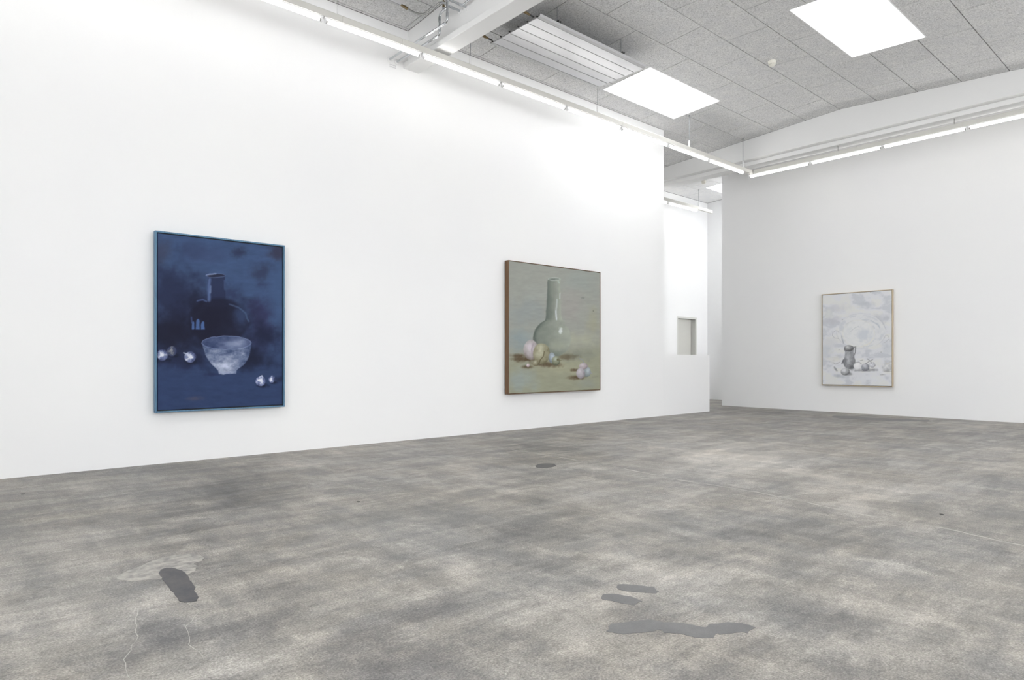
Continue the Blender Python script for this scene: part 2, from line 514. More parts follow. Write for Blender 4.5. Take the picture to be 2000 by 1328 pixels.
floor_poly(sc_([(995, 276), (1015, 267), (1045, 264), (1090, 266), (1098, 275), (1080, 282), (1040, 287), (1003, 285)], 650, 800, 2.516),
           'repair_patch', M_PATCH_D, .0014, 'small dark patch')
floor_poly(sc_([(785, 84), (800, 77), (880, 80), (960, 88), (1100, 92), (1250, 98), (1240, 104), (1100, 104), (950, 96), (850, 90)], 1300, 780, 2.423),
           'repair_patch', M_PATCH_G, .0012, 'thin grey patch by the end wall')


def floor_line(px, name, mat, w, z=.001, jit=.0, label=None):
    rnd = random.Random(3); P = []
    for a, b in zip(px, px[1:]):
        A, B = on_z(*a), on_z(*b)
        n = max(1, int(np.hypot(*(B - A)[:2]) / .06))
        for i in range(n):
            t = i / n; q = A + (B - A) * t
            P.append((q[0] + rnd.uniform(-jit, jit), q[1] + rnd.uniform(-jit, jit)))
    B = on_z(*px[-1]); P.append((B[0], B[1]))
    L, R = [], []
    for i, p in enumerate(P):
        a, b = P[max(i - 1, 0)], P[min(i + 1, len(P) - 1)]
        d = math.hypot(b[0] - a[0], b[1] - a[1]) or 1
        nx, ny = -(b[1] - a[1]) / d, (b[0] - a[0]) / d
        hw_ = w * .5 * rnd.uniform(.35, 1.2)
        L.append((p[0] + nx * hw_, p[1] + ny * hw_)); R.append((p[0] - nx * hw_, p[1] - ny * hw_))
    mb = MB(); n = len(P)
    for q in L: mb.v.append((*q, z))
    for q in R: mb.v.append((*q, z))
    for q in L: mb.v.append((*q, -.01))
    for q in R: mb.v.append((*q, -.01))
    for i in range(n - 1):
        mb.f += [(i, n + i, n + i + 1, i + 1), (2 * n + i, i, i + 1, 2 * n + i + 1), (n + i, 3 * n + i, 3 * n + i + 1, n + i + 1)]
    o = mb.build(name, mat, floor)
    if label: o['label'] = label


floor_line(sc_([(430, 670), (425, 720), (400, 745), (412, 800), (420, 820), (395, 875), (425, 925), (405, 965), (370, 1000), (365, 1050), (310, 1110), (290, 1140), (315, 1170), (310, 1230), (330, 1290), (350, 1310)], 180, 1050, 4.777), 'crack', M_CRACK, .0024, .0006, .002, 'pale hairline crack')
floor_line(sc_([(890, 610), (950, 650), (1000, 685), (955, 740), (930, 780), (865, 830), (890, 880), (905, 930), (910, 970), (900, 1000), (940, 1030), (1000, 1070), (1035, 1110), (1045, 1150)], 180, 1050, 4.777), 'crack', M_CRACK, .0022, .0006, .002, 'pale hairline crack')
floor_line([(956, 871.6), (1103, 894.6), (1206.5, 913), (1326, 937), (1391, 947), (1477, 961), (1580, 982), (1655, 998.7), (1746, 1017), (1836, 1030), (1969, 1060), (2100, 1085)], 'floor_joint', M_JOINT, .026, .0006, .006, 'rubbed pale joint crossing the floor')
for u_, v_ in ((45, 965), (1839, 1004.5), (700, 980)):
    p = on_z(u_, v_); MB().lathe([(.012, -.005), (.012, .002)], 10, (p[0], p[1], 0)).build('plugged_hole', M_BLACK, floor)

# ------------------------------------------------------------------ ceiling: backing, tiles, beams, skylights
SKYL = [(7.866, 9.742, 5.842, 6.733), (7.873, 9.762, 2.858, 3.768), (13.865, 15.0, 7.79, 8.68), (13.865, 15.0, 5.30, 6.19),  # only the first three belong to the room; the others add unseen light
        (.47, 2.34, 2.858, 3.768), (7.873, 9.762, -3.588, -2.678), (.47, 2.34, -3.588, -2.678),
        (4.93, 6.82, 2.858, 3.768), (4.93, 6.82, -3.588, -2.678), (-2.45, -.56, 2.858, 3.768), (-2.45, -.56, -3.588, -2.678),
        (7.873, 9.762, -1.79, -.88), (.47, 2.34, -1.79, -.88), (4.93, 6.82, -1.79, -.88), (-2.45, -.56, -1.79, -.88)]
BEAM1 = (4.567, 4.655); FASCIA = 11.78; BEAM2_END = 12.17


def cells(x0, x1, y0, y1, holes):
    """cut a rectangle by rectangular holes into solid cells of a grid"""
    xs = sorted({x0, x1, *[min(max(a, x0), x1) for h in holes for a in h[:2]]})
    ys = sorted({y0, y1, *[min(max(a, y0), y1) for h in holes for a in h[2:]]})
    keep = set()
    for i in range(len(xs) - 1):
        for j in range(len(ys) - 1):
            cx, cy = (xs[i] + xs[i + 1]) / 2, (ys[j] + ys[j + 1]) / 2
            if not any(h[0] < cx < h[1] and h[2] < cy < h[3] for h in holes): keep.add((i, j))
    return xs, ys, keep


def slab(xs, ys, keep, zf, thick):
    """one solid sheet made of grid cells, underside following zf(y)"""
    mb = MB(); idx = {}
    def vid(i, j, top):
        if (i, j, top) not in idx:
            idx[(i, j, top)] = len(mb.v); mb.v.append((xs[i], ys[j], zf(ys[j]) + (thick if top else 0)))
        return idx[(i, j, top)]
    for i, j in keep:
        mb.f.append((vid(i, j, 0), vid(i, j + 1, 0), vid(i + 1, j + 1, 0), vid(i + 1, j, 0)))
        mb.f.append((vid(i, j, 1), vid(i + 1, j, 1), vid(i + 1, j + 1, 1), vid(i, j + 1, 1)))
        for di, dj, a, b in ((-1, 0, (i, j), (i, j + 1)), (1, 0, (i + 1, j + 1), (i + 1, j)), (0, -1, (i + 1, j), (i, j)), (0, 1, (i, j + 1), (i + 1, j + 1))):
            if (i + di, j + dj) not in keep:
                mb.f.append((vid(*a, 0), vid(*a, 1), vid(*b, 1), vid(*b, 0)))
    return mb


xs, ys, keep = cells(BACK_X - .2, FAR_X + .2, SIDE_Y - .2, DOOR_Y + .2, [(h[0] - .014, h[1] + .014, h[2] - .014, h[3] + .014) for h in SKYL] + [(0, 0, RIDGE_Y, RIDGE_Y), (0, 0, VALLEY_Y, VALLEY_Y)])
ceiling = struct('ceiling', slab(xs, ys, keep, lambda y: ceil_z(y) + .026, .08), M_VOID, 'low gabled ceiling lined with grey wood-wool boards')

rows = [RIDGE_Y + .589 * i for i in range(0, 9)]
rows = [RIDGE_Y - .598 * i for i in range(7, 0, -1)] + rows
tile_meshes = {}
GAPY, GAPX = .0058, .0052
rnd = random.Random(5)
n_tile = 0
for ri, (ya, yb) in enumerate(zip(rows, rows[1:])):
    kk_ = round((ya - RIDGE_Y) / .59)
    start = 6.9 if kk_ % 2 else 7.5
    joints = [start + 1.2 * j for j in range(-9, 8)]
    for xa, xb in zip(joints, joints[1:]):
        for bx0, bx1, ylim in ((BACK_X, BEAM1[0], WY), (BEAM1[1], FASCIA, None), (BEAM2_END, FAR_X, None)):
            x0, x1 = max(xa, bx0), min(xb, bx1)
            if x1 - x0 < .03: continue
            y0, y1 = max(ya, SIDE_Y), min(yb, DOOR_Y)
            if y0 >= WY - .02 and x1 < WALL_X1: continue
            spans = [(x0, x1, y0, y1)]
            if y1 > WY and x0 < WALL_X1:                      # the tall wall cuts this board
                spans = [(x0, x1, y0, WY)]
                if x1 > WALL_X1 + .03: spans = [(x0, min(x1, WALL_X1), y0, WY), (WALL_X1, x1, y0, y1)]
            for x0_, x1_, y0_, y1_ in spans:
                if y1_ - y0_ < .015 or x1_ - x0_ < .02: continue
                xA, xB, yA, yB = x0_ + GAPX, x1_ - GAPX, y0_ + GAPY, y1_ - GAPY
                hs = [h for h in SKYL if h[0] < xB and h[1] > xA and h[2] < yB and h[3] > yA]
                w_, d_ = xB - xA, yB - yA
                slope = -SL if (y0_ + y1_) / 2 > RIDGE_Y else SR
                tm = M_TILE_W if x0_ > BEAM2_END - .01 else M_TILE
                key = (round(w_, 3), round(d_, 3), slope, tm.name) if not hs else None
                me = tile_meshes.get(key)
                if me is None:
                    loc_h = [(h[0] - xA - .012, h[1] - xA + .012, h[2] - yA - .012, h[3] - yA + .012) for h in hs]
                    gx, gy, kp = cells(0, w_, 0, d_, loc_h)
                    if not kp: continue
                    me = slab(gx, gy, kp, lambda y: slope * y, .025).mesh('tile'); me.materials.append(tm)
                    if key: tile_meshes[key] = me
                o = bpy.data.objects.new('tile', me); COL.objects.link(o); o.parent = ceiling
                o.location = (xA, yA, ceil_z(yA) + rnd.uniform(-.0012, .0008)); n_tile += 1

# unseen second nave, added to hold fill lights: same boards, one sheet
y0n = SIDE_Y; y1n = rows[0]
xs, ys, keep = cells(BACK_X, END_X, y0n, y1n, SKYL + [(0, 0, VALLEY_Y, VALLEY_Y)])
slab(xs, ys, keep, lambda y: ceil_z(y), .025).build('added_board_field', M_TILE, ceiling)

# beams (concrete, painted white)
b1 = MB().box(BEAM1[0], BEAM1[1], SIDE_Y, WY, 4.794, 5.08)
o1 = struct('ceiling_beam', b1, M_BEAM, 'white beam with a bottom flange crossing above the light rail')
MB().box(4.495, 4.726, SIDE_Y, WY, 4.717, 4.7935).build('flange', M_BEAM, o1, bevel=.006)
MB().prism([(SIDE_Y, 5.08), (WY, 5.08), (WY, ceil_z(WY) - .001), (RIDGE_Y, RIDGE_Z - .001), (VALLEY_Y, ceil_z(VALLEY_Y) - .001), (SIDE_Y, ceil_z(SIDE_Y) - .001)], 'x', BEAM1[0], BEAM1[1]).build('web_head', M_BEAM, o1)
b2 = MB().prism([(SIDE_Y, 4.87), (DOOR_Y, 4.87), (DOOR_Y, ceil_z(DOOR_Y) - .001), (RIDGE_Y, RIDGE_Z - .001), (VALLEY_Y, ceil_z(VALLEY_Y) - .001), (SIDE_Y, ceil_z(SIDE_Y) - .001)], 'x', FASCIA, BEAM2_END)
o2 = struct('ceiling_beam', b2, M_BEAM, 'deep white beam in front of the end wall, below the gable')
MB().box(11.92, BEAM2_END, SIDE_Y, DOOR_Y, 4.79, 4.8695).build('flange', M_BEAM, o2, bevel=.006)

# skylights
for i, (x0, x1, y0, y1) in enumerate(SKYL):
    lab = (['glaring rectangular skylight beside the ribbed metal panel', 'glaring rectangular skylight beyond the smoke detector', 'small skylight over the passage behind the end wall', 'second skylight of the passage, added behind the end wall',
           'added skylight over the near bay', 'added skylight of the third row, far bay', 'added skylight of the third row, near bay', 'added skylight next to the beam', 'added skylight of the third row next to the beam', 'added skylight above the viewer', 'added skylight of the third row near the added rear windows'] + ['added skylight of the row beside the added roof valley'] * 4)[i]
    s_ = tag(empty('window_%d' % (i + 1), ((x0 + x1) / 2, (y0 + y1) / 2, ceil_z(y0))), lab, None, None, 'structure')
    cx, cy, cz = s_.location
    a, b = (x1 - x0) / 2, (y1 - y0) / 2
    hz = .80
    for nm, bb in (('shaft_board', (-a - .012, -a, -b - .012, b + .012)), ('shaft_board', (a, a + .012, -b - .012, b + .012)),
                   ('shaft_board', (-a, a, -b - .012, -b)), ('shaft_board', (-a, a, b, b + .012))):
        mb = MB()
        za = [ceil_z(cy + yy) - .004 - cz for yy in bb[2:]]
        mb.prism([(bb[2], za[0]), (bb[3], za[1]), (bb[3], hz), (bb[2], hz)], 'x', bb[0], bb[1]).build(nm, M_HOUSE, s_)
    MB().box(-a, a, -b, b, hz - .02, hz).build('opal_pane', M_SKY, s_)
    for nm, bb in (('glazing_bar', (-a, a, -.015, .015)),):
        MB().box(*bb, hz - .035, hz - .0205).build(nm, M_HOUSE, s_)

# ------------------------------------------------------------------ light rails and tubes
ZT = 4.587
RAIL_Z0, RAIL_Z1 = 4.628, 4.700


def tube_light(length):
    """batten with a bare lit tube; local x along the tube, origin at the batten's top centre"""
    r = empty('tube_light'); h = length / 2
    MB().prism([(-.022, 0), (-.018, -.012), (.018, -.012), (.022, 0)], 'x', -h + .006, h - .006).build('batten', M_HOUSE, r)
    MB().tube([(-h + .030, 0, ZT - RAIL_Z0), (h - .030, 0, ZT - RAIL_Z0)], .0135, 14).build('tube', M_TUBE, r, smooth=True)
    for s_ in (-1, 1):
        e = h * s_
        lh = MB().box(min(e - s_ * .030, e - s_ * .012), max(e - s_ * .030, e - s_ * .012), -.013, .013, ZT - RAIL_Z0 - .016, -.010)
        lp = lh.build('lamp_holder', M_HOUSE, r, bevel=.003)
        MB().tube([(e - s_ * .046, 0, ZT - RAIL_Z0), (e - s_ * .029, 0, ZT - RAIL_Z0)], .0145, 12).build('end_cap', M_CAP, lp)
    return r


def rail(name, a, b, label, rods=(), segs=(), lip=True):
    """trunking rail between two floor-plan points"""
    d = Vector((b[0] - a[0], b[1] - a[1], 0)); L = d.length; rz = math.atan2(d.y, d.x)
    r = tag(empty(name, (a[0], a[1], RAIL_Z0), rz), label, 'light rail')
    cuts = [0, *segs, L]
    for p, q in zip(cuts, cuts[1:]):
        MB().prism([(-.030, .010), (-.030, .0), (-.024, 0), (-.024, .004), (.024, .004), (.024, 0), (.030, 0), (.030, .010), (.030, .066), (.026, RAIL_Z1 - RAIL_Z0), (-.026, RAIL_Z1 - RAIL_Z0), (-.030, .066)], 'x', p + .0012, q - .0012).build('rail_section', M_RAIL, r)
    for t, top in rods:
        rod = MB().tube([(t, 0, RAIL_Z1 - RAIL_Z0 + .02), (t, 0, top - RAIL_Z0)], .0042, 8).build('hanger_rod', M_ROD, r)
        MB().box(t - .012, t + .012, -.010, .010, RAIL_Z1 - RAIL_Z0, RAIL_Z1 - RAIL_Z0 + .115).build('hanger_clip', M_HOUSE, r, bevel=.003)
        MB().lathe([(.016, 0), (.012, .012)], 12, (t, 0, top - RAIL_Z0 - .012)).build('ceiling_fixing', M_ROD, r)
    return r


RY = 6.487
lx = BACK_X + .62
ry_rods = [(x - lx, ceil_z(RY) + .001) for x in (3.264, 5.05, 7.447, 9.842, 11.644)]
rail('light_rail', (lx, RY), (12.03, RY), 'long cream light rail hung on rods along the wall with two paintings', ry_rods, [3.305 - lx, 4.05 - lx, 8.0 - lx])
RX = 11.99
r2 = rail('light_rail', (RX, 6.452), (RX, SIDE_Y + .62), 'cream light rail below the beam, along the wall with the pale painting', (), [1.9, 4.9])
for y in (4.868, 3.112, 1.36, -.40, -2.15):
    MB().box(6.452 - y - .005, 6.452 - y + .005, -.005, .005, RAIL_Z1 - RAIL_Z0, 4.7899 - RAIL_Z0).build('beam_clip', M_CAP, r2)
rail('light_rail', (9.9, 8.872), (14.43, 8.872), 'short cream light rail beyond the wall end, above the grey door', [(13.862 - 9.9, ceil_z(8.872) + .001), (11.2 - 9.9, ceil_z(8.872) + .001)])
rail('light_rail', (14.5, 3.2), (14.5, 8.1), 'added cream light rail along the passage behind the end wall', [(.6, ceil_z(3.8)), (4.2, ceil_z(7.4))])  # hidden rail, added for more light in the passage
rail('light_rail', (lx, RY - .06), (lx, SIDE_Y + .70), 'added cream light rail along the wall behind the viewer', [(1.0, ceil_z(RY - 1.06)), (9.2, ceil_z(RY - 9.26))])  # out-of-view rail, added so the walls are lit evenly
rail('light_rail', (lx, SIDE_Y + .64), (RX - .1, SIDE_Y + .64), 'added cream light rail along the wall opposite the paintings', [(t, ceil_z(SIDE_Y + .64)) for t in (1.5, 5.5, 9.5, 13.0)])  # another unseen rail, added to even out the lighting

PITCH = 1.2245
proto = tube_light(PITCH)
first = [True]


def place_tube(x, y, rz, label, group):
    if first[0]: o = proto; first[0] = False
    else: o = copy_tree(proto)
    o.location = (x, y, RAIL_Z0 - .0005); o.rotation_euler = (0, 0, rz)
    tag(o, label, 'light', group); return o


ORD = ['first', 'second', 'third', 'fourth', 'fifth', 'sixth', 'seventh', 'eighth', 'ninth', 'tenth', 'eleventh', 'twelfth']
x = 11.668; ti = 0
while x - PITCH > lx:
    place_tube(x - PITCH / 2, RY, 0, 'lit tube on the long rail above two paintings, %s from the rail corner' % ORD[ti], 'tubes on the long rail'); ti += 1
    x -= PITCH
y = 6.565; ti = 0
while y - PITCH > SIDE_Y + .6:
    place_tube(RX, y - .6075, math.pi / 2, 'lit tube on the rail above the pale painting, %s from the rail corner' % ORD[ti], 'tubes on the end wall rail'); ti += 1
    y -= 1.2085
for i in range(3):
    place_tube(13.82 - PITCH * (i + .5), 8.872, 0, 'lit tube on the passage rail above the grey door, %s from its free end' % ORD[i], 'tubes on the passage rail')
for i in range(4):  # tubes from here on belong to the added rails
    place_tube(14.5, 3.84 + PITCH * i, math.pi / 2, 'lit tube on the added rail hidden behind the end wall, %s from the added window' % ORD[i], 'added tubes behind the end wall')
for i in range(7):
    place_tube(lx, 5.55 - 1.3 * i, math.pi / 2, 'lit tube on the added rail behind the viewer, %s from the painted wall' % ORD[i], 'added tubes behind the viewer')
for i in range(10):
    place_tube(-1.1 + 1.26 * i, SIDE_Y + .64, 0, 'lit tube on the added rail opposite the paintings, %s from the added rear windows' % ORD[i], 'added tubes opposite the paintings')


# ------------------------------------------------------------------ radiant ceiling panels
def radiant_panel(x0, x1, y0, y1, zb, label, rods, hoses_left, hoses_right):
    r = tag(empty('radiant_panel', ((x0 + x1) / 2, (y0 + y1) / 2, zb)), label, 'heating panel', 'radiant ceiling panels')
    cx, cy, _ = r.location; a, b = (x1 - x0) / 2, (y1 - y0) / 2
    w5 = 2 * (b - .055) / 5
    for i in range(5):
        ya = -b + .055 + w5 * i
        # each slat slightly dished, with a dark groove between it and the next
        MB().prism([(ya + .0018, .003), (ya + .006, 0), (ya + w5 - .006, 0), (ya + w5 - .0018, .003), (ya + w5 - .0018, .012), (ya + .0018, .012)], 'x', -a, a).build('slat', M_ALU, r)
    for s_ in (-1, 1):
        p = [(s_ * (b - .053), .0), (s_ * (b - .012), .004), (s_ * b, .030), (s_ * b - s_ * .003, .031), (s_ * (b - .014), .008), (s_ * (b - .053), .004)]
        MB().prism(p if s_ > 0 else p[::-1], 'x', -a, a).build('edge_lip', M_PLATE, r)
    MB().box(-a + .06, a - .06, -b + .03, b - .03, .0125, .026).build('backing_sheet', M_DARKBR, r)
    for px, py, top in rods:
        MB().tube([(px - cx, py - cy, .05), (px - cx, py - cy, top - zb)], .004, 8).build('hanger_rod', M_ROD, r)
        if py - cy < 0:
            MB().prism([(-.02, .03), (.02, .03), (.02, .062), (.012, .062), (.012, .040), (-.012, .040), (-.012, .062), (-.02, .062)], 'x', 0, .001)
        br = MB().prism([(-.022 + px - cx, .031), (.022 + px - cx, .031), (.022 + px - cx, .066), (.014 + px - cx, .066), (.014 + px - cx, .044), (-.014 + px - cx, .044), (-.014 + px - cx, .066), (-.022 + px - cx, .066)], 'y', py - cy - .045, b * (1 if py > cy else .0))
        br.build('hanger_bracket', M_DARKBR, r)
    for side, hs in ((-1, hoses_left), (1, hoses_right)):
        for path in hs:
            pts = [(p[0] - cx, p[1] - cy, p[2] - zb) for p in path]
            h = MB().tube(fillet(pts, .12, 6), .011, 8).build('hose', M_HOSE, r, smooth=True)
            e = Vector(pts[-1]); d = (Vector(pts[-2]) - e).normalized()
            MB().tube([e - d * .035, e + d * .02, e + d * .055], [.011, .017, .017], 10).build('fitting', M_BRASS, h)
            MB().tube([e - d * .10, e - d * .03], .009, 8).build('stub_pipe', M_BLACK, h)
    for i in range(6):
        ya = -b + .055 + w5 * i
        MB().prism([(-a - .014, .010), (-a + .010, .0125), (-a + .010, .022), (-a - .014, .022)], 'y', ya - .007, ya + .007).build('end_clip', M_BLACK, r)
    return r


radiant_panel(5.355, 7.388, 5.545, 6.47, 5.05, 'ribbed satin metal radiant panel hung between the beam and the skylight',
              [(5.69, 5.60, ceil_z(5.60)), (6.90, 5.60, ceil_z(5.60)), (5.69, 6.40, ceil_z(6.40)), (6.90, 6.40, ceil_z(6.40))],
              [[(4.76, 5.66, 5.11), (5.0, 5.64, 5.12), (5.16, 5.63, 5.075), (5.22, 5.625, 5.066)], [(4.76, 6.36, 5.075), (5.0, 6.375, 5.072), (5.22, 6.385, 5.066)]], [])
radiant_panel(1.97, 4.0, 5.555, 6.48, 5.05, 'ribbed satin metal radiant panel corner left of the beam',
              [(2.3, 5.61, ceil_z(5.61)), (3.5, 5.61, ceil_z(5.61)), (2.3, 6.41, ceil_z(6.41)), (3.5, 6.41, ceil_z(6.41))], [],
              [[tuple(on_y(858, 6.5, 6.07)), tuple(on_y(851, 11, 6.10)), tuple(on_y(842, 22, 6.16)), tuple(on_y(830, 27.5, 6.22)), tuple(on_y(818, 27.5, 6.28)), tuple(on_y(806, 23, 6.34)), tuple(on_y(795, 16.5, 6.39)), tuple(on_y(788, 12.2, 6.41))]])

# ------------------------------------------------------------------ heating pipes by the beam
pr = tag(empty('heating_pipe', (4.294, WY, 4.77)), 'bare steel heating pipe beside the beam, outer of the pair leaving the wall', 'pipe', 'steel pipes beside the beam')
O = Vector(pr.location)
loc = lambda pts: [tuple(Vector(p) - O) for p in pts]
PR = .0125


def collar(c, axis, par, Oo, mat=M_HOUSE):
    d = Vector(axis) * .014; c = Vector(c) - Oo
    MB().tube([c, c + d * .6, c + d], [.036, .034, .022], 16).build('collar', mat, par, smooth=True)


def sleeve(c, axis, par, Oo, L=.03):
    d = Vector(axis).normalized() * L; c = Vector(c) - Oo
    MB().tube([c - d, c - d * .8, c + d * .8, c + d], [.0145, .0158, .0158, .0145], 12).build('press_fitting', M_STEEL, par, smooth=True)


xa, ya = 4.294, 5.93
MB().tube(fillet(loc([(xa, WY, 4.77), (xa, ya, 4.77), (xa, ya, 5.19)]), .05, 6), PR, 14).build('pipe_run', M_STEEL, pr, smooth=True)
MB().tube(loc([(xa, ya, 5.025), (BEAM1[0], ya, 5.025)]), PR, 14).build('pipe_branch', M_STEEL, pr, smooth=True)
MB().tube(fillet(loc([(4.50, ya, 5.025), (4.50, 5.70, 5.045), (4.50, 5.70, 5.2)]), .05, 6), PR * .9, 12).build('pipe_branch', M_STEEL, pr, smooth=True)
collar((xa, WY, 4.77), (0, -1, 0), pr, O); collar((BEAM1[0], ya, 5.025), (-1, 0, 0), pr, O)
for c_, a_ in (((xa, ya + .075, 4.77), (0, 1, 0)), ((xa, ya, 4.845), (0, 0, 1)), ((xa, ya, 5.025), (0, 0, 1)), ((xa + .05, ya, 5.025), (1, 0, 0)), ((4.47, ya, 5.025), (1, 0, 0))): sleeve(c_, a_, pr, O)

pq = tag(empty('heating_pipe', (4.401, WY, 4.77)), 'bare steel heating pipe beside the beam, nearer the beam, with brass valve', 'pipe', 'steel pipes beside the beam')
O2 = Vector(pq.location); loc2 = lambda pts: [tuple(Vector(p) - O2) for p in pts]
xb_, yb_ = 4.401, 6.226
MB().tube(fillet(loc2([(xb_, WY, 4.77), (xb_, yb_, 4.77), (xb_, yb_, 5.015), (xb_, 6.05, 5.03)]), .05, 6), PR, 14).build('pipe_run', M_STEEL, pq, smooth=True)
MB().tube(fillet(loc2([tuple(on_y(858, 6.5, 6.07)), (4.33, 6.055, 5.05), (4.38, 6.05, 5.035), (BEAM1[0], 6.05, 5.03)]), .03, 5), PR, 14).build('pipe_branch', M_STEEL, pq, smooth=True)
collar((xb_, WY, 4.77), (0, -1, 0), pq, O2); collar((BEAM1[0], 6.05, 5.03), (-1, 0, 0), pq, O2)
for c_, a_ in (((xb_, yb_ + .075, 4.77), (0, 1, 0)), ((xb_, yb_, 4.845), (0, 0, 1)), ((xb_, yb_, 4.945), (0, 0, 1)), ((xb_ + .05, 6.05, 5.03), (1, 0, 0)), ((xb_, 6.11, 5.022), (0, 1, 0))): sleeve(c_, a_, pq, O2)
vl = MB().tube(loc2([(xb_, 6.15, 5.02), (xb_, 6.15, 5.06)]), .0135, 12).build('valve', M_STEEL, pq, smooth=True)
MB().tube(loc2([(xb_, 6.15, 5.055), (xb_, 6.15, 5.075), (xb_, 6.15, 5.078), (xb_, 6.15, 5.125), (xb_, 6.15, 5.135)]), [.015, .015, .012, .0155, .010], 12).build('valve_cap', M_BRASS, vl)

lb = MB().box(-.048, .048, -.0015, 0, -.028, .028).build('pipe_label', M_LABEL)
lb.location = (4.343, WY - .0003, 4.704)
tag(lb, 'tiny printed paper label on the wall under the steel pipes', 'label')

# ------------------------------------------------------------------ smoke detectors
def detector(x, y, label, s=1.0):
    z = ceil_z(y)
    r = tag(empty('smoke_detector', (x, y, z)), label, 'smoke detector')
    MB().lathe([(.060 * s, .0), (.060 * s, -.012), (.056 * s, -.020), (.054 * s, -.040), (.049 * s, -.044)], 32).build('base', M_DET, r, smooth=True)
    MB().lathe([(.034 * s, -.044), (.034 * s, -.054)], 24).build('vent_ring', M_CAP, r)
    for i in range(10):
        t = 2 * math.pi * i / 10
        o = MB().box(.031 * s, .046 * s, -.006, .006, -.056, -.043).build('vent_fin', M_DET, r); o.rotation_euler = (0, 0, t)
    MB().lathe([(.046 * s, -.054), (.046 * s, -.058), (.036 * s, -.068), (.012 * s, -.071)], 32).build('cap', M_DET, r, smooth=True)
    return r


detector(9.13, 4.63, 'round ivory smoke detector on the grey ceiling near the ridge')
detector(13.36, 8.42, 'small round detector on the passage ceiling behind the deep beam', .9)

# ------------------------------------------------------------------ paintings
def sstep(a, b, x):
    t = np.clip((x - a) / (b - a), 0, 1); return t * t * (3 - 2 * t)


def vnoise(x, y, seed, octv=4, gain=.55):
    out = 0; amp = 1; tot = 0
    for o in range(octv):
        rs = np.random.RandomState(seed + o * 17); T = rs.rand(64, 64)
        xx, yy = x * 2 ** o, y * 2 ** o
        xi, yi = np.floor(xx).astype(int), np.floor(yy).astype(int); fx, fy = xx - xi, yy - yi
        fx = fx * fx * (3 - 2 * fx); fy = fy * fy * (3 - 2 * fy)
        q = lambda a, b: T[(xi + a) % 64, (yi + b) % 64]
        out = out + amp * ((q(0, 0) * (1 - fx) + q(1, 0) * fx) * (1 - fy) + (q(0, 1) * (1 - fx) + q(1, 1) * fx) * fy)
        tot += amp; amp *= gain
    return out / tot


class Paint:
    """colours are sRGB 0..255; coordinates are those of a study sketch of the picture"""
    def __init__(s, x, y, base):
        s.x, s.y = x, y
        s.c = np.zeros(x.shape + (3,)) + np.array(base, float)

    def mix(s, col, m):
        col = np.array(col, float); m = np.clip(m, 0, 1)[..., None]
        s.c = s.c * (1 - m) + col * m

    def blob(s, cx, cy, rx, ry, col, a=1.0, soft=.6, rag=.5, seed=1, ns=None):
        n = vnoise(s.x / (ns or max(rx, ry) * .5) + 7.3, s.y / (ns or max(rx, ry) * .35) + 3.1, seed, 4)
        d = np.hypot((s.x - cx) / rx, (s.y - cy) / ry) + (n - .5) * 2 * rag
        s.mix(col, a * sstep(1 + soft * .5, 1 - soft, d))

    def ell(s, cx, cy, rx, ry, edge=.05):
        d = np.hypot((s.x - cx) / rx, (s.y - cy) / ry); return sstep(1 + edge, 1 - edge, d)

    def ball(s, cx, cy, rx, ry, dark, mid, light, lx=-.35, ly=-.45, edge=.06, seed=2, tex=.25):
        m = s.ell(cx, cy, rx, ry, edge)
        X, Y = (s.x - cx) / rx, (s.y - cy) / ry
        n = vnoise(s.x / (rx * .45), s.y / (ry * .45), seed, 4)
        d = np.hypot(X - lx, Y - ly) + (n - .5) * tex * 2
        t1 = sstep(1.5, .65, d)[..., None]; t2 = sstep(.75, .05, d)[..., None]
        col = np.array(dark, float) * (1 - t1) + np.array(mid, float) * t1
        col = col * (1 - t2) + np.array(light, float) * t2
        s.c = s.c * (1 - m[..., None]) + col * m[..., None]

    def stroke(s, pts, w, col, a=1.0, soft=.5):
        m = np.zeros(s.x.shape)
        for (x0, y0), (x1, y1) in zip(pts, pts[1:]):
            dx, dy = x1 - x0, y1 - y0; L = dx * dx + dy * dy
            t = np.clip(((s.x - x0) * dx + (s.y - y0) * dy) / L, 0, 1)
            d = np.hypot(s.x - x0 - t * dx, s.y - y0 - t * dy)
            m = np.maximum(m, sstep(w * (1 + soft), w * (1 - soft), d))
        s.mix(col, m * a)

    def profile(s, ys, xl, xr, soft=4):
        """mask of a shape given by left and right outlines over y"""
        l = np.interp(s.y, ys, xl); r = np.interp(s.y, ys, xr)
        return sstep(-soft, soft, s.x - l) * sstep(-soft, soft, r - s.x) * sstep(ys[0] - soft, ys[0] + soft, s.y) * sstep(ys[-1] + soft, ys[-1] - soft, s.y)


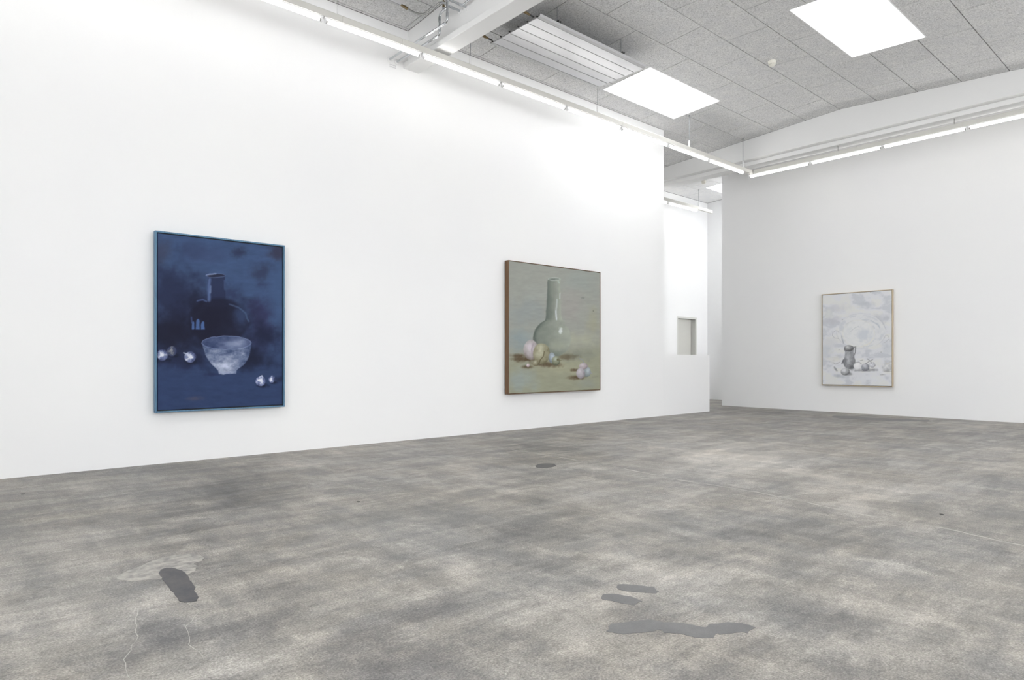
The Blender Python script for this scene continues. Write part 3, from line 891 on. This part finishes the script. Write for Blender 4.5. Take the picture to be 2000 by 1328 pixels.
def pic_blue(x, y):
    wob = 8 * (vnoise(x / 40, y / 40, 91, 3) - .5)
    x = x + wob; y = y + 8 * (vnoise(x / 40, y / 40, 55, 3) - .5)
    p = Paint(x, y, (63, 82, 117))
    p.mix((48, 62, 96), sstep(560, 1050, y) * .9)
    brush = vnoise(x / 70, y / 22, 3, 4) - .5
    p.c *= (1 + .16 * brush)[..., None]
    p.blob(200, 520, 190, 260, (34, 38, 62), .75, .9, .7, 4, 90)
    p.blob(430, 700, 300, 230, (27, 28, 46), .95, .8, .55, 5, 90)
    p.blob(160, 740, 150, 120, (28, 29, 46), .85, .8, .6, 6, 70)
    p.blob(760, 650, 95, 190, (44, 44, 74), .75, .9, .7, 7, 60)
    p.blob(800, 750, 130, 90, (30, 34, 56), .8, .9, .6, 8, 60)
    p.blob(700, 900, 180, 75, (28, 31, 50), .85, .8, .5, 9, 60)
    p.blob(250, 905, 200, 60, (34, 38, 62), .8, .9, .6, 10, 60)
    p.blob(620, 215, 55, 38, (44, 50, 74), .75, .9, .6, 11, 30)
    p.blob(770, 335, 80, 60, (48, 54, 78), .7, .9, .6, 12, 40)
    p.blob(880, 205, 95, 55, (56, 56, 76), .85, .8, .6, 13, 40)
    p.blob(110, 210, 70, 90, (58, 60, 80), .6, .9, .6, 14, 50)
    p.blob(320, 200, 90, 70, (50, 58, 88), .5, .9, .6, 15, 50)
    p.blob(440, 230, 120, 60, (60, 70, 104), .4, .9, .6, 16, 60)
    p.blob(560, 480, 100, 60, (40, 46, 74), .6, .9, .6, 17, 50)
    p.blob(860, 480, 80, 190, (66, 88, 124), .55, .9, .5, 18, 70)
    # flask
    p.mix((40, 47, 74), p.profile([352, 375, 525, 560], [414, 417, 411, 380], [532, 530, 534, 570]) * .85)
    p.mix((29, 30, 48), p.ell(490, 655, 195, 150, .1) * .75)
    p.blob(635, 625, 52, 90, (58, 76, 112), .65, .9, .4, 19, 40)
    p.stroke([(560, 545), (620, 565), (662, 605), (683, 655)], 5, (80, 100, 136), .55, .9)
    p.stroke([(430, 385), (424, 450), (427, 520)], 10, (92, 112, 156), .75, .8)
    p.stroke([(438, 430), (434, 470)], 6, (128, 148, 186), .5, .8)
    p.stroke([(350, 525), (385, 515), (410, 528)], 5, (84, 102, 150), .6, .8)
    p.stroke([(526, 390), (528, 450)], 4, (70, 86, 124), .6, .9)
    th = np.linspace(0, 2 * np.pi, 24)
    p.mix((42, 46, 66), p.ell(468, 360, 62, 13, .1))
    p.stroke([(468 + 64 * math.cos(t), 359 + 13 * math.sin(t)) for t in th], 2.6, (92, 108, 148), .6, .8)
    p.stroke([(408, 358), (430, 350), (470, 348)], 4, (150, 164, 200), .6, .7)
    for a in ((322, 655, 18), (352, 640, 26), (385, 655, 28)):
        p.mix((82, 112, 166), p.profile([a[1], a[1] + 10, 708], [a[0] - a[2] * .2, a[0] - a[2] * .35, a[0] - a[2] * .5], [a[0] + a[2] * .2, a[0] + a[2] * .4, a[0] + a[2] * .45], 4) * .8)
    p.stroke([(372, 640), (368, 705)], 3, (34, 38, 62), .8)
    p.stroke([(312, 630), (314, 665)], 5, (76, 98, 150), .5, .9)
    # bowl
    ysb = [795, 830, 870, 905, 940, 965, 980, 998]
    xl = [378, 388, 402, 420, 448, 478, 488, 488]; xr = [700, 696, 688, 676, 650, 612, 602, 604]
    body = p.profile(ysb, xl, xr, 4)
    n = vnoise(x / 46, y / 34, 31, 5, .65)
    t = np.clip(.29 + 1.25 * (n - .5) + .22 * np.exp(-((x - 520) / 80) ** 2 - ((y - 935) / 40) ** 2) * 2.2 + .16 * np.exp(-((x - 430) / 40) ** 2 - ((y - 880) / 40) ** 2) - .25 * sstep(600, 700, x) - .12 * sstep(860, 800, y), 0, 1)
    bc = np.array((66, 80, 112.)) * (1 - t[..., None]) + np.array((190, 197, 218.)) * t[..., None]
    p.c = p.c * (1 - body[..., None]) + bc * body[..., None]
    rim = p.ell(539, 795, 160, 44, .03)
    t = np.clip(.22 + .5 * (vnoise(x / 50, y / 30, 44, 4) - .5) + .55 * np.exp(-((x - 605) / 62) ** 2 - ((y - 800) / 30) ** 2), 0, 1)
    rc = np.array((46, 58, 92.)) * (1 - t[..., None]) + np.array((170, 180, 208.)) * t[..., None]
    p.c = p.c * (1 - rim[..., None]) + rc * rim[..., None]
    p.stroke([(539 + 160 * math.cos(t), 795 + 44 * math.sin(t)) for t in th], 2.4, (128, 142, 178), .6, .9)
    p.stroke([(492, 984), (540, 992), (600, 984)], 5, (150, 160, 190), .5, .9)
    for a in ((125, 875, 38, 36, 1), (183, 850, 31, 32, .62), (303, 888, 37, 36, 1), (760, 1045, 32, 32, 1.05), (834, 1031, 21, 23, 1.05)):
        p.blob(a[0] + 12, a[1] + a[3] * .85, a[2] * 1.3, a[3] * .5, (24, 27, 44), .8, .9, .4, 21, 20)
        k_ = a[4]
        p.ball(a[0], a[1], a[2], a[3], (56, 64, 98), (110 * k_, 120 * k_, 158 * k_), (214 * k_, 217 * k_, 228 * k_), -.05, -.05, .10, int(a[0]), .9)
    p.stroke([(262, 862), (285, 866), (298, 880)], 4, (190, 198, 220), .8)
    p.stroke([(750, 1020), (768, 1010), (774, 1022)], 4, (196, 202, 224), .8)
    p.blob(335, 1155, 50, 16, (84, 78, 96), .6, .9, .6, 23, 20)
    p.blob(880, 1030, 30, 18, (34, 38, 60), .7, .9, .5, 24, 20)
    p.blob(450, 1000, 60, 12, (40, 46, 76), .6, .9, .5, 25, 30)
    return p.c


def pic_olive(x, y):
    x = x + 6 * (vnoise(x / 40, y / 40, 91, 3) - .5); y = y + 6 * (vnoise(x / 40, y / 40, 56, 3) - .5)
    p = Paint(x, y, (154, 156, 149))
    p.mix((150, 151, 132), sstep(760, 960, y + .12 * (x - 500)))
    p.blob(330, 520, 160, 120, (142, 150, 152), .6, .9, .7, 3, 90)
    p.blob(430, 370, 130, 90, (160, 164, 158), .6, .9, .7, 4, 70)
    p.blob(250, 770, 130, 110, (136, 150, 154), .7, .9, .6, 5, 80)
    p.blob(260, 1120, 150, 110, (150, 160, 160), .7, .9, .6, 6, 80)
    p.blob(780, 260, 170, 110, (146, 154, 150), .5, .9, .7, 7, 80)
    p.blob(680, 480, 120, 160, (158, 154, 150), .6, .9, .6, 8, 80)
    p.blob(760, 760, 160, 60, (172, 172, 152), .6, .9, .6, 9, 60)
    p.blob(880, 620, 60, 120, (158, 157, 136), .7, .9, .5, 10, 60)
    p.blob(600, 1000, 200, 70, (164, 162, 138), .6, .9, .6, 11, 60)
    p.blob(760, 900, 140, 50, (126, 130, 122), .6, .9, .7, 12, 50)
    p.blob(820, 1150, 90, 40, (138, 144, 140), .5, .9, .6, 13, 40)
    p.blob(880, 160, 90, 50, (142, 148, 143), .5, .9, .6, 14, 40)
    p.c *= (1 + .08 * (vnoise(x / 60, y / 18, 8, 4) - .5))[..., None]
    # shadows on the table
    for a in ((300, 935, 130, 26, .95), (240, 905, 70, 20, .8), (520, 985, 90, 24, .8), (312, 1004, 50, 15, .9), (650, 915, 100, 26, .6), (730, 1030, 45, 14, .9), (740, 1095, 75, 18, .9), (420, 975, 90, 20, .8)):
        p.blob(a[0], a[1], a[2], a[3], (88, 74, 56), a[4], .9, .5, int(a[0]), 24)
    # long-necked vase
    m = np.maximum(p.profile([240, 260, 420, 560, 600, 625], [488, 489, 482, 474, 462, 430], [597, 594, 597, 603, 615, 640], 5), p.ell(522, 757, 165, 163, .035))
    X = (x - 522) / 165; Y = (y - 757) / 163
    t = np.clip(.55 + .30 * X - .10 * Y + .35 * (vnoise(x / 70, y / 45, 21, 4) - .5) - .35 * sstep(.72, 1.0, np.hypot(X, Y)) * sstep(.3, -.3, X) * sstep(590, 640, y) - .25 * sstep(840, 930, y), 0, 1)
    neck = sstep(620, 580, y)
    tn = np.clip(.50 + .45 * (x - 540) / 60 + .25 * (vnoise(x / 40, y / 60, 22, 4) - .5), 0, 1)
    t = t * (1 - neck) + tn * neck
    vc = np.array((96, 104, 98.)) * (1 - t[..., None]) + np.array((168, 172, 160.)) * t[..., None]
    mm = m * (.96 - .25 * sstep(560, 690, x) * sstep(600, 640, y) * 0)
    p.c = p.c * (1 - mm[..., None]) + vc * mm[..., None]
    p.blob(560, 820, 90, 50, (166, 168, 150), .5, .9, .5, 31, 40)
    p.stroke([(487, 260), (480, 440), (472, 570)], 4, (92, 100, 96), .6, .9)
    th = np.linspace(0, 2 * np.pi, 24)
    p.mix((130, 138, 132), p.ell(541, 243, 50, 12, .1) * .8)
    p.stroke([(541 + 51 * math.cos(t), 243 + 12 * math.sin(t)) for t in th], 3, (188, 194, 188), .7, .8)
    p.stroke([(518, 245), (545, 247)], 4, (100, 108, 102), .6, .9)
    p.stroke([(566, 420), (560, 500), (562, 592)], 7, (196, 202, 204), .6, .9)
    p.stroke([(556, 520), (562, 590)], 5, (214, 220, 226), .6, .9)
    p.stroke([(592, 365), (590, 410)], 3.5, (206, 210, 218), .7, .9)
    p.stroke([(576, 262), (584, 275)], 6, (178, 190, 188), .6, .9)
    p.blob(597, 690, 18, 30, (222, 228, 228), .8, .7, .5, 33, 12)
    p.stroke([(470, 600), (420, 635), (385, 685), (362, 750)], 5, (88, 96, 90), .55, .9)
    # fruit
    p.ball(340, 855, 64, 86, (124, 115, 110), (174, 167, 168), (204, 196, 202), -.1, -.35, .05, 41, .35)
    p.stroke([(362, 800), (345, 850), (352, 900)], 6, (158, 144, 154), .6, .9)
    p.ball(432, 888, 73, 91, (104, 98, 76), (150, 147, 124), (190, 187, 164), -.15, -.3, .05, 42, .35)
    p.stroke([(455, 870), (448, 910), (420, 945), (412, 972)], 4, (88, 80, 58), .75, .8)
    p.ball(522, 925, 29, 46, (106, 113, 118), (146, 155, 163), (176, 185, 196), .1, -.3, .08, 43)
    p.ball(556, 950, 36, 41, (88, 90, 74), (138, 142, 122), (176, 180, 164), -.1, -.4, .07, 44)
    p.ell(570, 942, 10, 10); p.mix((96, 92, 72), p.ell(572, 940, 9, 9, .4) * .8)
    p.stroke([(575, 942), (602, 946)], 2.5, (110, 104, 80), .8)
    p.ball(382, 969, 27, 26, (100, 94, 74), (142, 138, 116), (172, 168, 148), -.2, -.3, .08, 45)
    p.ball(316, 990, 15, 16, (134, 116, 116), (184, 168, 172), (216, 204, 208), -.2, -.3, .12, 46)
    p.ball(822, 1046, 38, 44, (108, 116, 115), (142, 151, 153), (174, 183, 191), .3, -.3, .07, 47)
    p.ball(793, 996, 37, 28, (132, 120, 122), (174, 163, 167), (196, 187, 193), -.2, -.3, .08, 48)
    p.ball(770, 1058, 37, 48, (126, 119, 123), (170, 164, 170), (194, 189, 194), -.2, -.3, .07, 49)
    p.stroke([(762, 928), (786, 944), (795, 968)], 2.5, (138, 142, 156), .9)
    p.stroke([(846, 1052), (868, 1058)], 3, (150, 150, 166), .8)
    p.blob(880, 520, 6, 6, (96, 100, 90), .8, .8, .4, 51, 5)
    p.blob(790, 405, 22, 8, (122, 128, 122), .7, .9, .6, 52, 10)
    p.stroke([(870, 1092), (915, 1086)], 3, (132, 132, 120), .6, .9)
    return p.c


def pic_pale(x, y):
    x = x + 6 * (vnoise(x / 40, y / 40, 91, 3) - .5); y = y + 6 * (vnoise(x / 40, y / 40, 56, 3) - .5)
    p = Paint(x, y, (222, 223, 227))
    n = vnoise(x / 110, y / 60, 61, 5)
    p.mix((197, 200, 206), sstep(.50, .68, n) * .75)
    p.mix((226, 226, 222), sstep(.48, .32, n) * .7)
    for a in ((280, 440, 110, 50, (196, 196, 202), .7), (330, 300, 120, 50, (206, 206, 210), .7), (640, 260, 90, 40, (190, 194, 200), .7), (800, 420, 130, 60, (194, 196, 202), .7),
              (240, 700, 110, 70, (212, 213, 216), .7), (190, 800, 70, 80, (196, 200, 206), .6), (700, 1090, 140, 50, (224, 226, 230), .7), (300, 880, 80, 40, (222, 220, 210), .5),
              (880, 760, 60, 90, (200, 204, 210), .6), (330, 1060, 60, 25, (178, 182, 190), .8), (220, 360, 60, 60, (226, 227, 222), .6), (640, 340, 60, 18, (226, 227, 226), .6)):
        p.blob(a[0], a[1], a[2], a[3], a[4], a[5], .9, .6, int(a[0]), 40)
    # big plate
    th = np.linspace(0, 2 * np.pi, 40)
    d = np.hypot((x - 590) / 280, (y - 560) / 200)
    ang = np.arctan2(y - 560, x - 590)
    tex = vnoise(ang * 3 + 9, d * 9, 71, 4)
    p.mix((226, 227, 228), sstep(1.0, .93, d) * .75)
    p.mix((204, 206, 211), sstep(.04, .0, np.abs(d - 1.0)) * .7 * sstep(.45, .6, tex))
    p.mix((200, 204, 210), sstep(1, .9, d) * sstep(.5, .68, tex) * .6)
    d2 = np.hypot((x - 560) / 185, (y - 585) / 155)
    p.mix((230, 231, 231), sstep(1.0, .92, d2) * .6)
    p.mix((228, 226, 214), sstep(.05, .0, np.abs(d2 - .97)) * .35)
    p.blob(630, 600, 80, 75, (204, 209, 216), .8, .8, .6, 73, 40)
    p.stroke([(700, 440), (770, 480), (800, 520)], 6, (186, 192, 200), .7, .9)
    p.stroke([(760, 395), (830, 460), (868, 540)], 5, (192, 194, 200), .7, .9)
    p.stroke([(368, 612), (374, 650), (392, 695)], 6, (170, 174, 180), .75, .9)
    p.stroke([(470, 560), (520, 520), (560, 505)], 3, (190, 194, 198), .7, .9)
    p.stroke([(590, 735), (690, 690), (720, 640)], 6, (228, 226, 214), .4, .9)
    # scroll handles
    p.stroke([(340, 580), (325, 555), (300, 552), (270, 572), (262, 605), (290, 635), (335, 640)], 2.4, (172, 172, 176), .75, .9)
    p.stroke([(848, 640), (862, 605), (890, 604), (905, 640), (885, 665), (850, 690)], 2.4, (176, 176, 180), .75, .9)
    # coffee pot
    ysb = [775, 800, 850, 890, 930, 960, 985]
    m = p.profile(ysb, [405, 408, 400, 388, 388, 404, 430], [500, 503, 510, 524, 520, 508, 498], 5)
    n2 = vnoise(x / 35, y / 40, 81, 4)
    t = np.clip(.5 + .9 * (n2 - .5) - .35 * np.abs((x - 450) / 70) ** 2 + .30 * np.exp(-((x - 440) / 22) ** 2 - ((y - 880) / 40) ** 2), 0, 1)
    bc = np.array((112, 113, 117.)) * (1 - t[..., None]) + np.array((206, 207, 211.)) * t[..., None]
    p.c = p.c * (1 - m[..., None]) + bc * m[..., None]
    p.ball(450, 750, 56, 33, (104, 104, 106), (150, 150, 152), (206, 207, 208), -.3, -.5, .06, 82, .5)
    p.stroke([(398, 770), (450, 783), (505, 770)], 4, (96, 96, 98), .7, .9)
    p.stroke([(492, 742), (527, 735), (522, 800), (506, 835)], 6, (124, 125, 128), .85, .7)
    p.mix((112, 113, 118), p.profile([878, 900, 930], [385, 374, 366], [397, 396, 376], 4) * .85)
    p.blob(480, 965, 40, 28, (92, 92, 96), .7, .9, .5, 83, 20)
    p.blob(450, 1040, 40, 20, (120, 120, 124), .7, .9, .5, 84, 18)
    p.ball(410, 1016, 52, 43, (126, 126, 128), (180, 181, 184), (222, 223, 226), -.25, -.4, .06, 85, .4)
    p.blob(600, 1000, 120, 16, (130, 130, 134), .7, .9, .5, 86, 22)
    p.ball(548, 950, 46, 46, (176, 176, 178), (228, 228, 230), (240, 240, 240), -.1, -.1, .05, 87, .2)
    p.stroke([(505, 935), (525, 912), (560, 908), (590, 925)], 4, (150, 150, 152), .7, .9)
    p.ball(636, 966, 45, 45, (112, 112, 118), (162, 163, 170), (204, 205, 210), -.15, -.4, .06, 88, .4)
    p.ball(715, 940, 36, 32, (150, 151, 156), (206, 207, 212), (232, 233, 236), -.2, -.2, .1, 89, .5)
    p.stroke([(640, 925), (680, 900), (718, 878)], 4, (138, 138, 142), .8, .8)
    p.stroke([(655, 870), (690, 895), (710, 925)], 4, (146, 147, 150), .8, .8)
    p.stroke([(575, 890), (610, 884)], 3, (150, 150, 152), .7, .9)
    p.blob(720, 995, 60, 14, (140, 140, 146), .8, .9, .5, 90, 18)
    p.mix((140, 141, 146), p.profile([960, 985, 1010], [275, 285, 305], [290, 312, 325], 5) * .75)
    p.stroke([(275, 915), (300, 930), (345, 908)], 3.5, (166, 166, 168), .8, .9)
    p.ball(878, 960, 56, 46, (160, 160, 164), (206, 207, 209), (230, 230, 230), -.1, -.2, .2, 92, .8)
    p.stroke([(860, 900), (885, 930), (915, 905)], 4, (204, 202, 194), .7, .9)
    p.blob(880, 1010, 50, 10, (150, 150, 152), .7, .9, .5, 93, 14)
    p.stroke([(770, 960), (800, 1000), (850, 1040)], 12, (228, 229, 233), .7, .9)
    p.blob(830, 1050, 30, 7, (160, 160, 164), .7, .9, .5, 94, 10)
    for a in ((695, 122), (812, 795), (378, 432), (338, 770)):
        p.blob(a[0], a[1], 7, 5, (140, 140, 140), .7, .9, .5, 95, 6)
    return p.c


def project(X, Y, Z):
    r = X * EXV[0] - Y * EXV[1]; f = X * EXV[1] + Y * EXV[0]
    return 1000.0 + F_PX * r / f, HORIZON - F_PX * (Z - CAM_H) / f


def canvas_mat(name, gain, rough):
    m = new_mat(name, rough=rough, spec=.12); kk = NT(m)
    a = kk.n('ShaderNodeVertexColor', layer_name='paint')
    mul = kk.mix(1.0, a.outputs['Color'], (gain, gain, gain, 1), 'MULTIPLY')
    kk.l(mul, kk.b.inputs['Base Color'])
    kk.bump(kk.noise(kk.coords('Object', (1, 1, 2.2)), 90, 3, .6), .12, .003)
    return m


def painting(loc, rz, W, Hh, depth, front_w, gap, fmat, picture, crop, nx, nz, label, gain, rec, standoff):
    r = tag(empty('painting', loc, rz), label, 'painting')
    w2 = W / 2; yf, yb = -depth - standoff, -standoff
    # frame members (mitre-less tray frame)
    MB().box(-w2, -w2 + front_w, yf, yb, 0, Hh).build('frame_side', fmat, r, bevel=.0015)
    MB().box(w2 - front_w, w2, yf, yb, 0, Hh).build('frame_side', fmat, r, bevel=.0015)
    MB().box(-w2 + front_w, w2 - front_w, yf, yb, 0, front_w).build('frame_bottom', fmat, r, bevel=.0015)
    MB().box(-w2 + front_w, w2 - front_w, yf, yb, Hh - front_w, Hh).build('frame_top', fmat, r, bevel=.0015)
    MB().box(-w2 + front_w, w2 - front_w, yf + .028, yb - .002, front_w, Hh - front_w).build('backing_board', M_BLACK, r)
    if standoff > .004:
        for sx in (-.35, .35):
            MB().box(W * sx - .03, W * sx + .03, yb - .001, -.0005, Hh * .82, Hh * .82 + .05).build('hanger', M_ROD, r)
    # canvas: dense sheet with painted colours
    m0 = front_w + gap
    xs_ = np.linspace(-w2 + m0, w2 - m0, nx); zs_ = np.linspace(m0, Hh - m0, nz)
    XX, ZZ = np.meshgrid(xs_, zs_)
    c_, s_ = math.cos(rz), math.sin(rz); yc = yf + rec
    U, V = project(loc[0] + XX * c_ - yc * s_, loc[1] + XX * s_ + yc * c_, loc[2] + ZZ)
    rgb = np.clip(picture((U - crop[0]) * crop[2], (V - crop[1]) * crop[2]), 0, 255) / 255.0
    rgb = np.where(rgb <= .04045, rgb / 12.92, ((rgb + .055) / 1.055) ** 2.4)
    n = nx * nz
    verts = np.stack([XX.ravel(), np.full(n, yc), ZZ.ravel()], 1)
    i = np.arange(nz - 1)[:, None] * nx + np.arange(nx - 1)[None, :]
    quads = np.stack([i, i + 1, i + nx + 1, i + nx], -1).reshape(-1, 4)
    ring = np.concatenate([np.arange(nx), np.arange(1, nz) * nx + nx - 1, (nz - 1) * nx + np.arange(nx - 2, -1, -1), np.arange(nz - 2, 0, -1) * nx])
    back = verts[ring].copy(); back[:, 1] = yf + .0275
    nr = len(ring); a = ring; b = np.roll(ring, -1); A = n + np.arange(nr); B = np.roll(A, -1)
    sides = np.stack([a, A, B, b], -1)
    allv = np.concatenate([verts, back]); allf = np.concatenate([quads, sides])
    me = bpy.data.meshes.new('canvas')
    me.vertices.add(len(allv)); me.vertices.foreach_set('co', allv.ravel().astype(np.float32))
    me.loops.add(allf.size); me.loops.foreach_set('vertex_index', allf.ravel().astype(np.int32))
    me.polygons.add(len(allf)); me.polygons.foreach_set('loop_start', (np.arange(len(allf)) * 4).astype(np.int32))
    me.update(calc_edges=True); me.validate()
    at = me.color_attributes.new('paint', 'FLOAT_COLOR', 'POINT')
    colr_ = np.concatenate([rgb.reshape(-1, 3), rgb.reshape(-1, 3)[ring]])
    at.data.foreach_set('color', np.concatenate([colr_, np.ones((len(colr_), 1))], 1).ravel().astype(np.float32))
    me.materials.append(canvas_mat('oil_paint', gain, .6))
    o = bpy.data.objects.new('canvas', me); COL.objects.link(o); o.parent = r
    return r


def wood(name, ca, cb, rough=.5):
    m = new_mat(name, rough=rough); kk = NT(m)
    a = kk.noise(kk.coords('Object', (30, 30, 2.0)), 1.5, 4, .6, .8)
    kk.l(kk.ramp(a, [(.3, ca), (.7, cb)]), kk.b.inputs['Base Color']); return m


M_F_BLUE = wood('blue_stained_frame', lin(70, 108, 138), lin(96, 134, 160))
M_F_BROWN = wood('walnut_frame', lin(92, 66, 42), lin(116, 86, 56))
M_F_MAPLE = wood('maple_frame', lin(186, 168, 142), lin(206, 190, 164))
GAIN = 1.0
painting((2.280, WY, .510), 0, 1.286, 1.772, .062, .015, .010, M_F_BLUE, pic_blue, (280, 430, 3.32), 290, 380,
         'dark blue still life of a pale bowl and flask in a blue frame', GAIN, .012, .029)
painting((7.177, WY, .530), 0, 1.990, 1.918, .080, .010, .003, M_F_BROWN, pic_olive, (960, 490, 4.425), 260, 280,
         'olive-grey still life of a long-necked vase and fruit in a brown frame', GAIN, .003, .020)
painting((END_X, 5.025, .5215), -math.pi / 2, 1.276, 1.790, .062, .012, .006, M_F_MAPLE, pic_pale, (1580, 550, 5.774), 200, 270,
         'pale grey-white still life of a coffee pot in a light wood frame', GAIN, .004, .011)
print('tiles', n_tile)
